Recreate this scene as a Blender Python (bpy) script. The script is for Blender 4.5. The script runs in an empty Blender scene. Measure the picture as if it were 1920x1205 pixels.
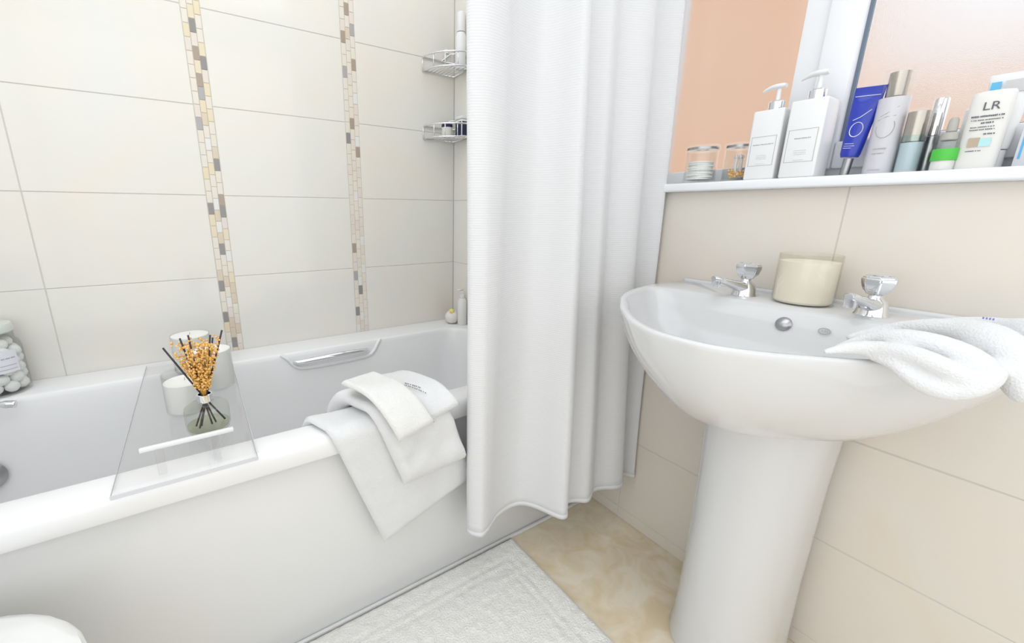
import bpy, bmesh, math, random
from mathutils import Vector, Matrix, noise
random.seed(7)
PI = math.pi
C = bpy.context.scene.collection
SC = bpy.context.scene

# ---------------------------------------------------------------- camera
cam = bpy.data.cameras.new('camera'); co = bpy.data.objects.new('camera', cam); C.objects.link(co)
co.location = (-1.09696, -1.51487, 0.99673)
co.rotation_euler = (1.31665, -0.00689, -0.55646)
cam.sensor_width = 36; cam.lens = 773.371 * 36 / 1920
cam.shift_x = (960 - 854.055) / 1920; cam.shift_y = (595.658 - 602.5) / 1920
cam.clip_start = 0.01; cam.clip_end = 50
SC.camera = co

# ---------------------------------------------------------------- world, lights, exposure
w = bpy.data.worlds.new('sky'); SC.world = w; w.use_nodes = True
w.node_tree.nodes['Background'].inputs[0].default_value = (0.93, 0.96, 1.0, 1)
w.node_tree.nodes['Background'].inputs[1].default_value = 1.4
YBK = -2.12
def area(name, loc, size, sizey, power, col, rot=(0, 0, 0)):
    l = bpy.data.lights.new(name, 'AREA'); l.shape = 'RECTANGLE'; l.size = size; l.size_y = sizey
    l.energy = power; l.color = col
    o = bpy.data.objects.new(name, l); C.objects.link(o); o.location = loc; o.rotation_euler = rot
    return o
area('ceiling_fill', (-1.00, -0.95, 2.28), 1.6, 1.8, 19.5, (0.93, 0.97, 1.0))  # added broad soft fill from above, not a known fitting
area('back_wall_fill', (-0.95, YBK, 1.05), 1.75, 2.0, 9.5, (0.93, 0.97, 1.0), (math.radians(90), 0, 0))  # added fill from behind the camera for the bath panel and low walls
area('side_wall_fill', (-1.85, -1.50, 1.0), 1.9, 1.2, 7.5, (0.93, 0.97, 1.0), (0, math.radians(-90), 0))  # added fill from the left, brightens the window wall and bath end
area('window_daylight', (0.10, -1.33, 1.55), 0.9, 1.1, 2.2, (0.90, 0.95, 1.0), (0, math.radians(90), 0))
SC.view_settings.view_transform = 'Standard'; SC.view_settings.look = 'None'
SC.view_settings.gamma = 1; SC.view_settings.use_curve_mapping = False
SC.view_settings.exposure = -0.40

# ---------------------------------------------------------------- materials
def mat(name, col, rough=0.5, metal=0, coat=0, spec=0.5, sheen=0, sss=0, bump=None, trans=0, ior=1.45, mottling=None, emit=None, alpha=1):
    m = bpy.data.materials.new(name); m.use_nodes = True
    nt = m.node_tree; b = nt.nodes['Principled BSDF']
    b.inputs['Base Color'].default_value = (*col, 1)
    b.inputs['Roughness'].default_value = rough; b.inputs['Metallic'].default_value = metal
    b.inputs['Coat Weight'].default_value = coat; b.inputs['Specular IOR Level'].default_value = spec
    b.inputs['Sheen Weight'].default_value = sheen; b.inputs['Transmission Weight'].default_value = trans
    b.inputs['IOR'].default_value = ior; b.inputs['Coat Roughness'].default_value = 0.03
    tc = nt.nodes.new('ShaderNodeTexCoord')
    if mottling:
        c2, scale, lo, hi = mottling
        n = nt.nodes.new('ShaderNodeTexNoise'); n.inputs['Scale'].default_value = scale; n.inputs['Detail'].default_value = 6
        n.inputs['Roughness'].default_value = 0.6; n.inputs['Distortion'].default_value = 0.8
        r = nt.nodes.new('ShaderNodeValToRGB'); r.color_ramp.elements[0].position = lo; r.color_ramp.elements[1].position = hi
        r.color_ramp.elements[0].color = (*col, 1); r.color_ramp.elements[1].color = (*c2, 1)
        g = nt.nodes.new('ShaderNodeNewGeometry')
        nt.links.new(g.outputs['Position'], n.inputs['Vector'])
        nt.links.new(n.outputs[0], r.inputs[0]); nt.links.new(r.outputs[0], b.inputs['Base Color'])
    if bump:
        kind, scale, strength, dist = bump
        if kind == 'noise':
            n = nt.nodes.new('ShaderNodeTexNoise'); n.inputs['Scale'].default_value = scale; n.inputs['Detail'].default_value = 4
        elif kind == 'waffle':
            n = nt.nodes.new('ShaderNodeTexWave'); n.bands_direction = 'Z'; n.inputs['Scale'].default_value = scale
        nt.links.new(tc.outputs['Object'], n.inputs['Vector'])
        bp = nt.nodes.new('ShaderNodeBump'); bp.inputs['Strength'].default_value = strength; bp.inputs['Distance'].default_value = dist
        nt.links.new(n.outputs[0] if kind == 'noise' else n.outputs['Fac'], bp.inputs['Height'])
        nt.links.new(bp.outputs[0], b.inputs['Normal'])
    if sss:
        b.inputs['Subsurface Weight'].default_value = sss; b.inputs['Subsurface Radius'].default_value = (0.02, 0.015, 0.01)
    return m
def clear(name, col=(1, 1, 1), rough=0.02, refl=1.0, ior=1.45):
    """thin clear glass / acrylic: Fresnel mix of transparent and glossy"""
    m = bpy.data.materials.new(name); m.use_nodes = True; nt = m.node_tree
    nt.nodes.remove(nt.nodes['Principled BSDF']); out = nt.nodes['Material Output']
    t = nt.nodes.new('ShaderNodeBsdfTransparent'); t.inputs[0].default_value = (*col, 1)
    g = nt.nodes.new('ShaderNodeBsdfGlossy'); g.inputs['Roughness'].default_value = rough
    lw = nt.nodes.new('ShaderNodeLayerWeight'); lw.inputs['Blend'].default_value = 0.5
    pw = nt.nodes.new('ShaderNodeMath'); pw.operation = 'POWER'; pw.inputs[1].default_value = 4.0
    ml = nt.nodes.new('ShaderNodeMath'); ml.operation = 'MULTIPLY_ADD'; ml.inputs[1].default_value = 0.45 * refl; ml.inputs[2].default_value = 0.03 * refl
    nt.links.new(lw.outputs['Facing'], pw.inputs[0]); nt.links.new(pw.outputs[0], ml.inputs[0])
    mx = nt.nodes.new('ShaderNodeMixShader')
    nt.links.new(ml.outputs[0], mx.inputs[0]); nt.links.new(t.outputs[0], mx.inputs[1]); nt.links.new(g.outputs[0], mx.inputs[2])
    nt.links.new(mx.outputs[0], out.inputs[0])
    return m
def obscured(name, rough, bscale, bstr):
    m = bpy.data.materials.new(name); m.use_nodes = True; nt = m.node_tree
    nt.nodes.remove(nt.nodes['Principled BSDF']); out = nt.nodes['Material Output']
    g = nt.nodes.new('ShaderNodeBsdfRefraction'); g.inputs['Roughness'].default_value = rough; g.inputs['IOR'].default_value = 1.4
    s = nt.nodes.new('ShaderNodeBsdfGlossy'); s.inputs['Roughness'].default_value = 0.1
    fr = nt.nodes.new('ShaderNodeFresnel'); fr.inputs['IOR'].default_value = 1.3
    mx = nt.nodes.new('ShaderNodeMixShader')
    tc = nt.nodes.new('ShaderNodeTexCoord'); n = nt.nodes.new('ShaderNodeTexNoise'); n.inputs['Scale'].default_value = bscale
    n.inputs['Detail'].default_value = 3
    bp = nt.nodes.new('ShaderNodeBump'); bp.inputs['Strength'].default_value = bstr; bp.inputs['Distance'].default_value = 0.004
    nt.links.new(tc.outputs['Object'], n.inputs['Vector']); nt.links.new(n.outputs[0], bp.inputs['Height'])
    nt.links.new(bp.outputs[0], g.inputs['Normal'])
    nt.links.new(fr.outputs[0], mx.inputs[0]); nt.links.new(g.outputs[0], mx.inputs[1]); nt.links.new(s.outputs[0], mx.inputs[2])
    nt.links.new(mx.outputs[0], out.inputs[0])
    return m

M = {}
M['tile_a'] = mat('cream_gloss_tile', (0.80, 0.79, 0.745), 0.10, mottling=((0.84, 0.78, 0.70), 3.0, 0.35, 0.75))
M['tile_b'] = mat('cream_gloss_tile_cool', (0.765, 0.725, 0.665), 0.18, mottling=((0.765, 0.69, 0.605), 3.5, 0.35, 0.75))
M['grout'] = mat('pale_grout', (0.66, 0.64, 0.60), 0.9)
M['paint'] = mat('white_paint', (0.88, 0.88, 0.88), 0.6)
M['floor'] = mat('beige_stone_vinyl', (0.76, 0.63, 0.43), 0.35, mottling=((0.86, 0.77, 0.62), 14.0, 0.36, 0.62), bump=('noise', 60, 0.05, 0.002))
M['acrylic'] = mat('white_acrylic', (0.85, 0.85, 0.855), 0.15, coat=0.1)
M['ceramic'] = mat('white_ceramic', (0.68, 0.68, 0.685), 0.10, coat=0.2)
M['panel'] = mat('white_bath_panel', (0.77, 0.77, 0.765), 0.22, coat=0.2)
M['toilet'] = mat('toilet_white', (0.84, 0.84, 0.82), 0.15, coat=0.3)
M['chrome'] = mat('chrome', (0.80, 0.81, 0.83), 0.07, metal=1)
M['steel'] = mat('brushed_steel', (0.42, 0.42, 0.43), 0.28, metal=1)
M['bronze'] = mat('warm_metal_cap', (0.52, 0.48, 0.43), 0.22, metal=1)
M['curtain'] = mat('white_waffle_fabric', (0.72, 0.72, 0.73), 0.85, sheen=0.3, bump=('waffle', 62, 0.35, 0.0006))
M['hem'] = mat('white_hem_fabric', (0.73, 0.73, 0.74), 0.85, sheen=0.2)
M['towel'] = mat('white_terry', (0.77, 0.77, 0.78), 0.95, sheen=0.5, bump=('noise', 420, 0.6, 0.003))
M['towel_cream'] = mat('offwhite_terry', (0.78, 0.775, 0.755), 0.95, sheen=0.5, bump=('noise', 420, 0.6, 0.003))
M['mat'] = mat('white_bath_mat', (0.93, 0.915, 0.88), 0.98, sheen=0.5, bump=('noise', 260, 0.8, 0.006))
M['upvc'] = mat('white_upvc', (0.87, 0.88, 0.90), 0.28)
M['gasket'] = mat('grey_gasket', (0.16, 0.20, 0.26), 0.5)
M['glass_l'] = obscured('smooth_frosted_glass', 0.42, 12, 0.05)
M['glass_r'] = obscured('grainy_frosted_glass', 0.17, 1000, 0.32)
M['orange'] = mat('orange_brick_render', (0.95, 0.62, 0.43), 0.9, mottling=((0.95, 0.72, 0.57), 1.6, 0.4, 0.7))
M['greywall'] = mat('outside_grey', (0.45, 0.45, 0.44), 0.9)
M['clear'] = clear('clear_acrylic', (0.996, 0.996, 0.996), 0.03, ior=1.35)
M['edge'] = mat('acrylic_edge', (0.66, 0.66, 0.70), 0.15)
M['bar'] = mat('frosted_acrylic', (0.78, 0.78, 0.80), 0.12, coat=0.4)
M['glass'] = clear('clear_glass', (0.985, 0.99, 0.985), 0.02, ior=1.45)
M['greenglass'] = clear('greenish_glass', (0.975, 0.985, 0.955), 0.02, refl=1.8)
M['liquid'] = clear('pale_green_liquid', (0.945, 0.955, 0.85), 0.05, ior=1.3)
M['wax'] = mat('white_wax', (0.90, 0.895, 0.87), 0.45, coat=0.2)
M['waxcream'] = mat('cream_wax', (0.90, 0.865, 0.77), 0.35, coat=0.3)
M['frost'] = clear('candle_glass', (0.99, 0.98, 0.955), 0.05, ior=1.4)
M['reed'] = mat('black_reed', (0.05, 0.035, 0.045), 0.6)
M['flower'] = mat('amber_dried_flower', (0.86, 0.45, 0.09), 0.8, mottling=((0.92, 0.60, 0.24), 120, 0.4, 0.6))
M['stalk'] = mat('amber_stalk', (0.60, 0.34, 0.06), 0.8)
M['cotton'] = mat('cotton', (0.87, 0.87, 0.86), 0.95, sheen=0.5, bump=('noise', 150, 0.5, 0.004))
M['plastic'] = mat('white_plastic', (0.83, 0.83, 0.83), 0.3)
M['plastic_warm'] = mat('warm_white_plastic', (0.80, 0.79, 0.76), 0.35)
M['label'] = mat('label_paper', (0.78, 0.78, 0.84), 0.6)
M['ink'] = mat('dark_ink', (0.13, 0.13, 0.15), 0.6)
M['inkgrey'] = mat('grey_ink', (0.42, 0.42, 0.43), 0.6)
M['inkfaint'] = mat('faint_grey_ink', (0.60, 0.60, 0.61), 0.6)
M['blue'] = mat('royal_blue_plastic', (0.012, 0.035, 0.42), 0.22, coat=0.5)
M['silverink'] = mat('silver_print', (0.75, 0.76, 0.80), 0.3, metal=0.3)
M['pearl'] = mat('pearl_grey_plastic', (0.64, 0.63, 0.66), 0.3, coat=0.3)
M['green'] = mat('green_band', (0.09, 0.55, 0.07), 0.35)
M['teal'] = mat('pale_teal', (0.45, 0.76, 0.76), 0.3)
M['cyan'] = mat('sky_blue_print', (0.12, 0.50, 0.80), 0.4)
M['tan'] = mat('tan_print', (0.50, 0.40, 0.30), 0.5)
M['dropper'] = mat('grey_rubber', (0.46, 0.45, 0.41), 0.5)
M['yellow'] = mat('yellow_plastic', (0.85, 0.75, 0.25), 0.4)
M['cream'] = mat('cream_plastic', (0.84, 0.80, 0.76), 0.3, coat=0.3)
M['stitchblue'] = mat('blue_thread', (0.25, 0.28, 0.6), 0.8)
M['navy'] = mat('navy_print', (0.03, 0.03, 0.08), 0.4)
M['dark'] = mat('dark_plastic', (0.06, 0.06, 0.065), 0.35)
M['jade'] = mat('frosted_glass_lid', (0.66, 0.72, 0.64), 0.25, coat=0.4)
def mosaic(name, c): M[name] = mat(name, c, 0.22, coat=0.2)
mosaic('mos_pale', (0.80, 0.74, 0.655)); mosaic('mos_cream', (0.80, 0.735, 0.63)); mosaic('mos_white', (0.80, 0.78, 0.75))
mosaic('mos_tan', (0.71, 0.60, 0.47)); mosaic('mos_yellow', (0.79, 0.69, 0.50)); mosaic('mos_dark', (0.30, 0.285, 0.28))
mosaic('mos_grey', (0.44, 0.42, 0.42)); mosaic('mos_brown', (0.42, 0.34, 0.27)); mosaic('mos_rose', (0.78, 0.695, 0.63))

# ---------------------------------------------------------------- object helpers
def link(name, me, m, parent=None, smooth=False, loc=None):
    o = bpy.data.objects.new(name, me); C.objects.link(o)
    if m is not None: me.materials.append(m)
    if smooth:
        for p in me.polygons: p.use_smooth = True
    if parent: o.parent = parent
    if loc: o.location = loc
    return o
def obj(name, bm, m, parent=None, smooth=False, auto=None):
    me = bpy.data.meshes.new(name)
    bmesh.ops.recalc_face_normals(bm, faces=bm.faces[:])
    bm.to_mesh(me); bm.free()
    o = link(name, me, m, parent, smooth or auto is not None)
    if auto is not None:
        me.set_sharp_from_angle(angle=math.radians(auto))
    return o
def thing(name, label, cat, loc=(0, 0, 0), rotz=0, group=None):
    o = bpy.data.objects.new(name, None); C.objects.link(o); o.empty_display_size = 0.05
    o.location = loc; o.rotation_euler = (0, 0, rotz); tag(o, label, cat, group); return o
def tag(o, label, cat, group=None):
    o['label'] = label; o['category'] = cat
    if group: o['group'] = group
    return o
def struct(o):
    o['kind'] = 'structure'; return o
def bx(bm, x0, x1, y0, y1, z0, z1, bev=0, seg=2):
    r = bmesh.ops.create_cube(bm, size=1)
    vs = r['verts']
    bmesh.ops.scale(bm, vec=(abs(x1 - x0), abs(y1 - y0), abs(z1 - z0)), verts=vs)
    bmesh.ops.translate(bm, vec=((x0 + x1) / 2, (y0 + y1) / 2, (z0 + z1) / 2), verts=vs)
    if bev:
        es = list({e for v in vs for e in v.link_edges})
        bmesh.ops.bevel(bm, geom=es, offset=bev, segments=seg, profile=0.5, affect='EDGES')
    return vs
def box(name, dims, m, parent=None, bev=0, seg=2, smooth=False):
    bm = bmesh.new(); bx(bm, *dims, bev=bev, seg=seg)
    return obj(name, bm, m, parent, auto=40 if (bev and seg > 1) else None)
def lathe(bm, prof, n=40, c=(0, 0), cap=True, sx=1, sy=1):
    rings = []
    for r, z in prof:
        if r < 1e-6: rings.append([bm.verts.new((c[0], c[1], z))])
        else: rings.append([bm.verts.new((c[0] + sx * r * math.cos(2 * PI * i / n), c[1] + sy * r * math.sin(2 * PI * i / n), z)) for i in range(n)])
    for a, b in zip(rings, rings[1:]): bridge(bm, a, b)
    if cap:
        if len(rings[0]) > 1: bm.faces.new(rings[0])
        if len(rings[-1]) > 1: bm.faces.new(rings[-1])
    return rings
def bridge(bm, a, b):
    n = max(len(a), len(b))
    for i in range(n):
        j = (i + 1) % n
        if len(a) == 1 and len(b) == 1: continue
        if len(a) == 1: bm.faces.new((a[0], b[j], b[i]))
        elif len(b) == 1: bm.faces.new((a[i], a[j], b[0]))
        else: bm.faces.new((a[i], a[j], b[j], b[i]))
def turned(name, prof, m, parent=None, n=40, c=(0, 0), sx=1, sy=1, auto=35, cap=True):
    bm = bmesh.new(); lathe(bm, prof, n, c, cap, sx, sy); return obj(name, bm, m, parent, auto=auto)
def loft(name, rings, m, parent=None, auto=45, cap0=True, cap1=True):
    bm = bmesh.new(); R = [[bm.verts.new(p) for p in r] for r in rings]
    for a, b in zip(R, R[1:]): bridge(bm, a, b)
    if cap0: bm.faces.new(R[0])
    if cap1: bm.faces.new(R[-1])
    return obj(name, bm, m, parent, auto=auto)
def tube(bm, pts, r, n=8, closed=False, caps=True):
    pts = [Vector(p) for p in pts]; N = len(pts); rings = []
    rr = r if isinstance(r, (list, tuple)) else [r] * N
    up = None
    for i, p in enumerate(pts):
        if closed: d = pts[(i + 1) % N] - pts[(i - 1) % N]
        else: d = pts[min(i + 1, N - 1)] - pts[max(i - 1, 0)]
        d.normalize()
        if up is None:
            up = Vector((0, 0, 1)) if abs(d.z) < 0.9 else Vector((1, 0, 0))
        a = d.cross(up).normalized(); b = a.cross(d).normalized(); up = b
        rings.append([bm.verts.new(p + rr[i] * (a * math.cos(2 * PI * k / n) + b * math.sin(2 * PI * k / n))) for k in range(n)])
    for a, b in zip(rings, rings[1:]): bridge(bm, a, b)
    if closed: bridge(bm, rings[-1], rings[0])
    elif caps: bm.faces.new(rings[0]); bm.faces.new(rings[-1])
def tubeobj(name, pts, r, m, parent=None, n=8, closed=False):
    bm = bmesh.new(); tube(bm, pts, r, n, closed); return obj(name, bm, m, parent, smooth=True)
def crom(pts, n=8, closed=False):
    pts = [Vector(p) for p in pts]; out = []; N = len(pts)
    rng = range(N) if closed else range(N - 1)
    for i in rng:
        g = (lambda k: pts[k % N]) if closed else (lambda k: pts[max(0, min(N - 1, k))])
        p0, p1, p2, p3 = g(i - 1), g(i), g(i + 1), g(i + 2)
        for k in range(n):
            t = k / n
            out.append(0.5 * ((2 * p1) + (p2 - p0) * t + (2 * p0 - 5 * p1 + 4 * p2 - p3) * t * t + (3 * p1 - p0 - 3 * p2 + p3) * t ** 3))
    if not closed: out.append(pts[-1])
    return out
def rrect(x0, x1, y0, y1, r, z, k=6):
    out = []
    for cx, cy, a0 in ((x1 - r, y1 - r, 0), (x0 + r, y1 - r, 90), (x0 + r, y0 + r, 180), (x1 - r, y0 + r, 270)):
        for i in range(k + 1):
            a = math.radians(a0 + 90 * i / k); out.append((cx + r * math.cos(a), cy + r * math.sin(a), z))
    return out
def text(name, s, size, m, parent, mtx, ext=0.0003):
    cu = bpy.data.curves.new(name, 'FONT'); cu.body = s; cu.size = size; cu.extrude = ext; cu.align_x = 'CENTER'; cu.align_y = 'CENTER'
    t = bpy.data.objects.new(name, cu); C.objects.link(t)
    me = bpy.data.meshes.new_from_object(t.evaluated_get(bpy.context.evaluated_depsgraph_get()))
    bpy.data.objects.remove(t); me.transform(mtx); me.materials.clear()
    return link(name, me, m, parent)
def facing_wall(x, y, z):      # text plane facing -x, reading towards -y
    return Matrix.Translation((x, y, z)) @ Matrix(((0, 0, -1, 0), (-1, 0, 0, 0), (0, 1, 0, 0), (0, 0, 0, 1)))
def scribble(bm, x, ya, yb, z, h=0.0012, d=0.0003, seed=0):
    """a printed line too small to read: uneven letter-like dashes on a face that looks towards -x"""
    rnd = random.Random(seed); y = ya
    while y > yb:
        wd = rnd.uniform(0.0009, 0.0018); bx(bm, x - d, x, y - wd, y, z - h / 2, z + h / 2 * rnd.uniform(0.6, 1.1)); y -= wd + rnd.choice((0.0004, 0.0005, 0.0013))

# ---------------------------------------------------------------- SETTING
XS = -0.164            # face of the boxed wall at the end of the bath
XL, YF, ZC = -1.872, -2.15, 2.34
T = 0.2525; Z0 = 0.039; GR = 0.0019
f = struct(box('floor', (XL - 0.1, 0.1, YF - 0.1, 0.1, -0.05, 0), M['floor']))
struct(box('ceiling', (XL - 0.1, 0.1, YF - 0.1, 0.1, ZC, ZC + 0.05), M['paint']))
wa = struct(box('wall_left', (XL - 0.1, 0.0, 0.0016, 0.1, 0, ZC), M['grout']))
wr = bmesh.new()
WY0, WY1, WZ0, WZ1 = -1.93, -0.70, 1.05, 2.05      # window opening
bx(wr, 0.0016, 0.14, YF, 0.0016, 0, WZ0); bx(wr, 0.0016, 0.14, YF, 0.0016, WZ1, ZC)
bx(wr, 0.0016, 0.14, YF, WY0, WZ0, WZ1); bx(wr, 0.0016, 0.14, WY1, 0.0016, WZ0, WZ1)
wb = struct(obj('wall_right', wr, M['grout']))
ws = struct(box('wall_end', (XS + 0.0016, 0.0014, -0.665, 0.0014, 0, ZC), M['grout']))
struct(box('wall_back', (XL - 0.1, XL, YF, 0.0, 0, ZC), M['paint']))
struct(box('wall_front', (XL - 0.1, 0.1, YF - 0.1, YF, 0, ZC), M['paint']))

def tile_mesh(axis, a0, a1, z0, z1, bev=0.0012, th=0.006, face=0.0):
    """slab with a bevelled face; axis 'y': on the plane y=face looking to -y; 'x': on x=face looking to -x"""
    bm = bmesh.new()
    vs = [(a0, face + th, z0), (a1, face + th, z0), (a1, face + th, z1), (a0, face + th, z1),
          (a0, face + bev, z0), (a1, face + bev, z0), (a1, face + bev, z1), (a0, face + bev, z1),
          (a0 + bev, face, z0 + bev), (a1 - bev, face, z0 + bev), (a1 - bev, face, z1 - bev), (a0 + bev, face, z1 - bev)]
    if axis == 'x': vs = [(y, x, z) for x, y, z in vs]
    v = [bm.verts.new(p) for p in vs]
    for i in range(4):
        j = (i + 1) % 4
        bm.faces.new((v[i], v[j], v[4 + j], v[4 + i])); bm.faces.new((v[4 + i], v[4 + j], v[8 + j], v[8 + i]))
    bm.faces.new(v[8:12]); bm.faces.new(v[0:4])
    return bm
def tiles(parent, axis, cols, zs, m, face=0.0):
    for a0, a1 in cols:
        for z0, z1 in zip(zs, zs[1:]):
            obj('tile', tile_mesh(axis, a0 + GR / 2, a1 - GR / 2, z0 + GR / 2, z1 - GR / 2, face=face), m, parent)
ZA = [0.5315 - T * 2 + T * i for i in range(1, 9)] + [ZC]
S1, S2 = -1.0500, -0.6040; SW = 0.0475
tiles(wa, 'y', [(XL, -1.4567), (-1.4567, S1), (S1 + SW, S2), (S2 + SW, XS)], ZA, M['tile_a'])
ZB = [0, Z0 + 0.0] + [Z0 + T * i for i in range(1, 5)]
YB = [-2.01, -1.6075, -1.2050, -0.8000, -0.665]
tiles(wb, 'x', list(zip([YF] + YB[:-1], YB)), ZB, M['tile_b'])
tiles(ws, 'x', [(-0.665, -0.4025), (-0.4025, -0.001)], [0.5315 + T * i for i in range(0, 7)] + [ZC], M['tile_a'], face=XS)
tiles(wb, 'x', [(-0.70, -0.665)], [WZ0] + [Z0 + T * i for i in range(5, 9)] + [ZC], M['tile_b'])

# mosaic strips: three staggered columns of small pieces
MP, MW = 0.0345, SW / 3
SPEC1 = {0: [(1.223, 'mos_grey'), (1.10, 'mos_yellow'), (0.997, 'mos_dark'), (0.739, 'mos_dark'), (0.643, 'mos_dark'), (1.455, 'mos_rose'), (0.61, 'mos_yellow'), (0.80, 'mos_tan')],
         1: [(1.501, 'mos_dark'), (1.438, 'mos_brown'), (1.535, 'mos_yellow'), (1.403, 'mos_yellow'), (1.377, 'mos_yellow'), (1.339, 'mos_brown'), (1.305, 'mos_grey'), (0.884, 'mos_dark'), (0.563, 'mos_dark'), (0.77, 'mos_tan'), (0.97, 'mos_tan')],
         2: [(1.387, 'mos_dark'), (1.126, 'mos_dark'), (1.032, 'mos_brown'), (0.995, 'mos_dark'), (1.524, 'mos_yellow'), (1.453, 'mos_yellow'), (1.26, 'mos_yellow'), (0.91, 'mos_yellow'), (0.78, 'mos_yellow'), (0.60, 'mos_tan'), (0.70, 'mos_tan'), (1.16, 'mos_tan')]}
SPEC2 = {0: [(1.55, 'mos_brown'), (1.451, 'mos_grey'), (1.222, 'mos_dark'), (0.868, 'mos_brown'), (0.77, 'mos_grey'), (0.611, 'mos_dark')],
         1: [(1.632, 'mos_brown'), (1.303, 'mos_brown'), (0.69, 'mos_dark'), (1.56, 'mos_tan')],
         2: [(1.582, 'mos_grey'), (1.484, 'mos_brown'), (1.354, 'mos_white'), (1.191, 'mos_brown'), (0.90, 'mos_white')]}
base = ['mos_pale'] * 5 + ['mos_cream'] * 4 + ['mos_white'] * 2 + ['mos_rose'] * 2
piece_me = bpy.data.meshes.new('mosaic_tile'); bmp = tile_mesh('y', 0.0006, MW - 0.0006, 0.0006, MP - 0.0006, bev=0.0008, th=0.0055)
bmesh.ops.recalc_face_normals(bmp, faces=bmp.faces[:]); bmp.to_mesh(piece_me); bmp.free(); piece_me.materials.append(M['mos_pale'])
for x0, spec, pal in ((S1, SPEC1, base + ['mos_yellow', 'mos_tan', 'mos_tan']), (S2, SPEC2, base + ['mos_white', 'mos_rose', 'mos_rose'])):
    for c in range(3):
        off = [0.0, 0.021, 0.009][c]
        cells = {}
        zs = [0.5315 - off + MP * k for k in range(40)]
        for z in zs: cells[z] = random.choice(pal)
        for zt, mm in spec[c]:
            zn = min(zs, key=lambda q: abs(q + MP / 2 - zt)); cells[zn] = mm
        for z, mm in cells.items():
            if z + MP > 1.70: continue
            o = bpy.data.objects.new('mosaic_tile', piece_me); C.objects.link(o); o.parent = wa
            o.location = (x0 + c * MW, 0, z); o.material_slots[0].link = 'OBJECT'; o.material_slots[0].material = M[mm]
    rest = box('mosaic_strip', (x0 + 0.0005, x0 + SW - 0.0005, 0.0005, 0.006, 1.70, ZC), M['mos_pale'], wa); rest['kind'] = 'stuff'

# sill, window
sill = struct(box('trim_1', (-0.024, 0.10, WY0, -0.66, 1.0475, 1.0685), M['upvc'], bev=0.005, seg=4))
win = bpy.data.objects.new('window_1', None); C.objects.link(win); struct(win)
def wbox(n, x0, x1, y0, y1, z0, z1, m='upvc', bev=0.003): return box(n, (x0, x1, y0, y1, z0, z1), M[m], win, bev=bev)
zs0 = 1.0685
wbox('window_frame', 0.085, 0.139, WY0, WY1, zs0, 1.106); wbox('window_frame', 0.085, 0.139, WY0, WY1, 2.01, 2.05)
wbox('window_frame', 0.085, 0.139, -0.745, WY1, 1.106, 2.01); wbox('window_frame', 0.085, 0.139, WY0, -1.88, 1.106, 2.01)
wbox('mullion', 0.085, 0.139, -1.112, -1.040, 1.106, 2.01)
wbox('glazing_bead', 0.092, 0.10, -1.052, -1.040, 1.106, 2.01, bev=0.002)
# opening sash, standing a little proud of the frame
for d in ((0.068, 0.12, -1.146, -1.088, 1.088, 2.0), (0.068, 0.12, -1.90, -1.84, 1.088, 2.0), (0.068, 0.12, -1.84, -1.146, 1.088, 1.142), (0.068, 0.12, -1.84, -1.146, 1.95, 2.0)):
    wbox('sash_frame', *d, bev=0.005)
wbox('glazing_gasket', 0.090, 0.098, -1.152, -1.146, 1.142, 1.95, 'gasket', bev=0)
wbox('glazing_gasket', 0.090, 0.098, -1.84, -1.152, 1.142, 1.145, 'gasket', bev=0)
o = wbox('window_pane', 0.104, 0.108, -1.045, -0.74, 1.10, 2.015, 'glass_l', bev=0)
o = wbox('window_pane', 0.104, 0.108, -1.845, -1.146, 1.14, 1.955, 'glass_r', bev=0)
# outside
ow = box('brick_wall', (1.15, 1.35, -2.8, -0.70, 0, 1.47), M['orange']); tag(ow, 'low orange wall outside, seen blurred through the grainy right window pane', 'wall')
oh = box('house_wall', (1.15, 1.40, -0.70, 1.6, 0, 3.2), M['orange']); tag(oh, 'tall orange house wall outside, filling the smooth left window pane', 'wall')

# made-up frame to go with the added ceiling fill light
cl = thing('ceiling_fill_body', 'flat white frame added on the ceiling for the fill light, out of view', 'fill light frame', (-0.95, -1.25, ZC))
for d in ((-0.67, 0.67, -0.67, -0.65), (-0.67, 0.67, 0.65, 0.67), (-0.67, -0.65, -0.65, 0.65), (0.65, 0.67, -0.65, 0.65)):
    box('fill_frame', (*d, -0.05, 0), M['plastic'], cl)

# ---------------------------------------------------------------- BATHTUB
tub = thing('bathtub', 'white acrylic bathtub with a plain front panel along the left wall', 'bathtub', (0, 0, 0))
X0, X1 = XL + 0.003, XS - 0.002; Y0, Y1 = -0.713, -0.001
RZ = 0.534
rings = []
def outer(dy, z, r=0.012): rings.append(rrect(X0, X1, Y0 + dy, Y1, r, z, 8))
outer(0.016, 0.486, 0.006); outer(0.004, 0.484, 0.008); outer(0.001, 0.492); outer(0.0, 0.514); outer(0.002, 0.524); outer(0.007, 0.531); outer(0.014, RZ); 
IX0, IX1, IY0, IY1 = -1.765, -0.212, -0.640, -0.118
def inner(i, z, r): rings.append(rrect(IX0 + i * 1.6, IX1 - i * 0.9, IY0 + i, IY1 - i * 0.85, r, z, 8))
inner(-0.006, RZ, 0.085); inner(-0.001, RZ - 0.0015, 0.085); inner(0.003, RZ - 0.006, 0.085); inner(0.006, RZ - 0.016, 0.085); inner(0.02, 0.42, 0.09)
inner(0.038, 0.28, 0.10); inner(0.055, 0.20, 0.11); inner(0.075, 0.165, 0.12); inner(0.105, 0.150, 0.12); inner(0.16, 0.146, 0.09); inner(0.21, 0.145, 0.04)
loft('tub_shell', rings, M['acrylic'], tub, cap0=False, auto=60)
box('front_panel', (X0, -0.0025, -0.684, -0.672, 0.0, 0.50), M['panel'], tub, bev=0.002)
box('panel_bead', (X0, -0.0025, -0.694, -0.684, 0.0, 0.010), M['plastic'], tub, bev=0.003)
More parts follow.
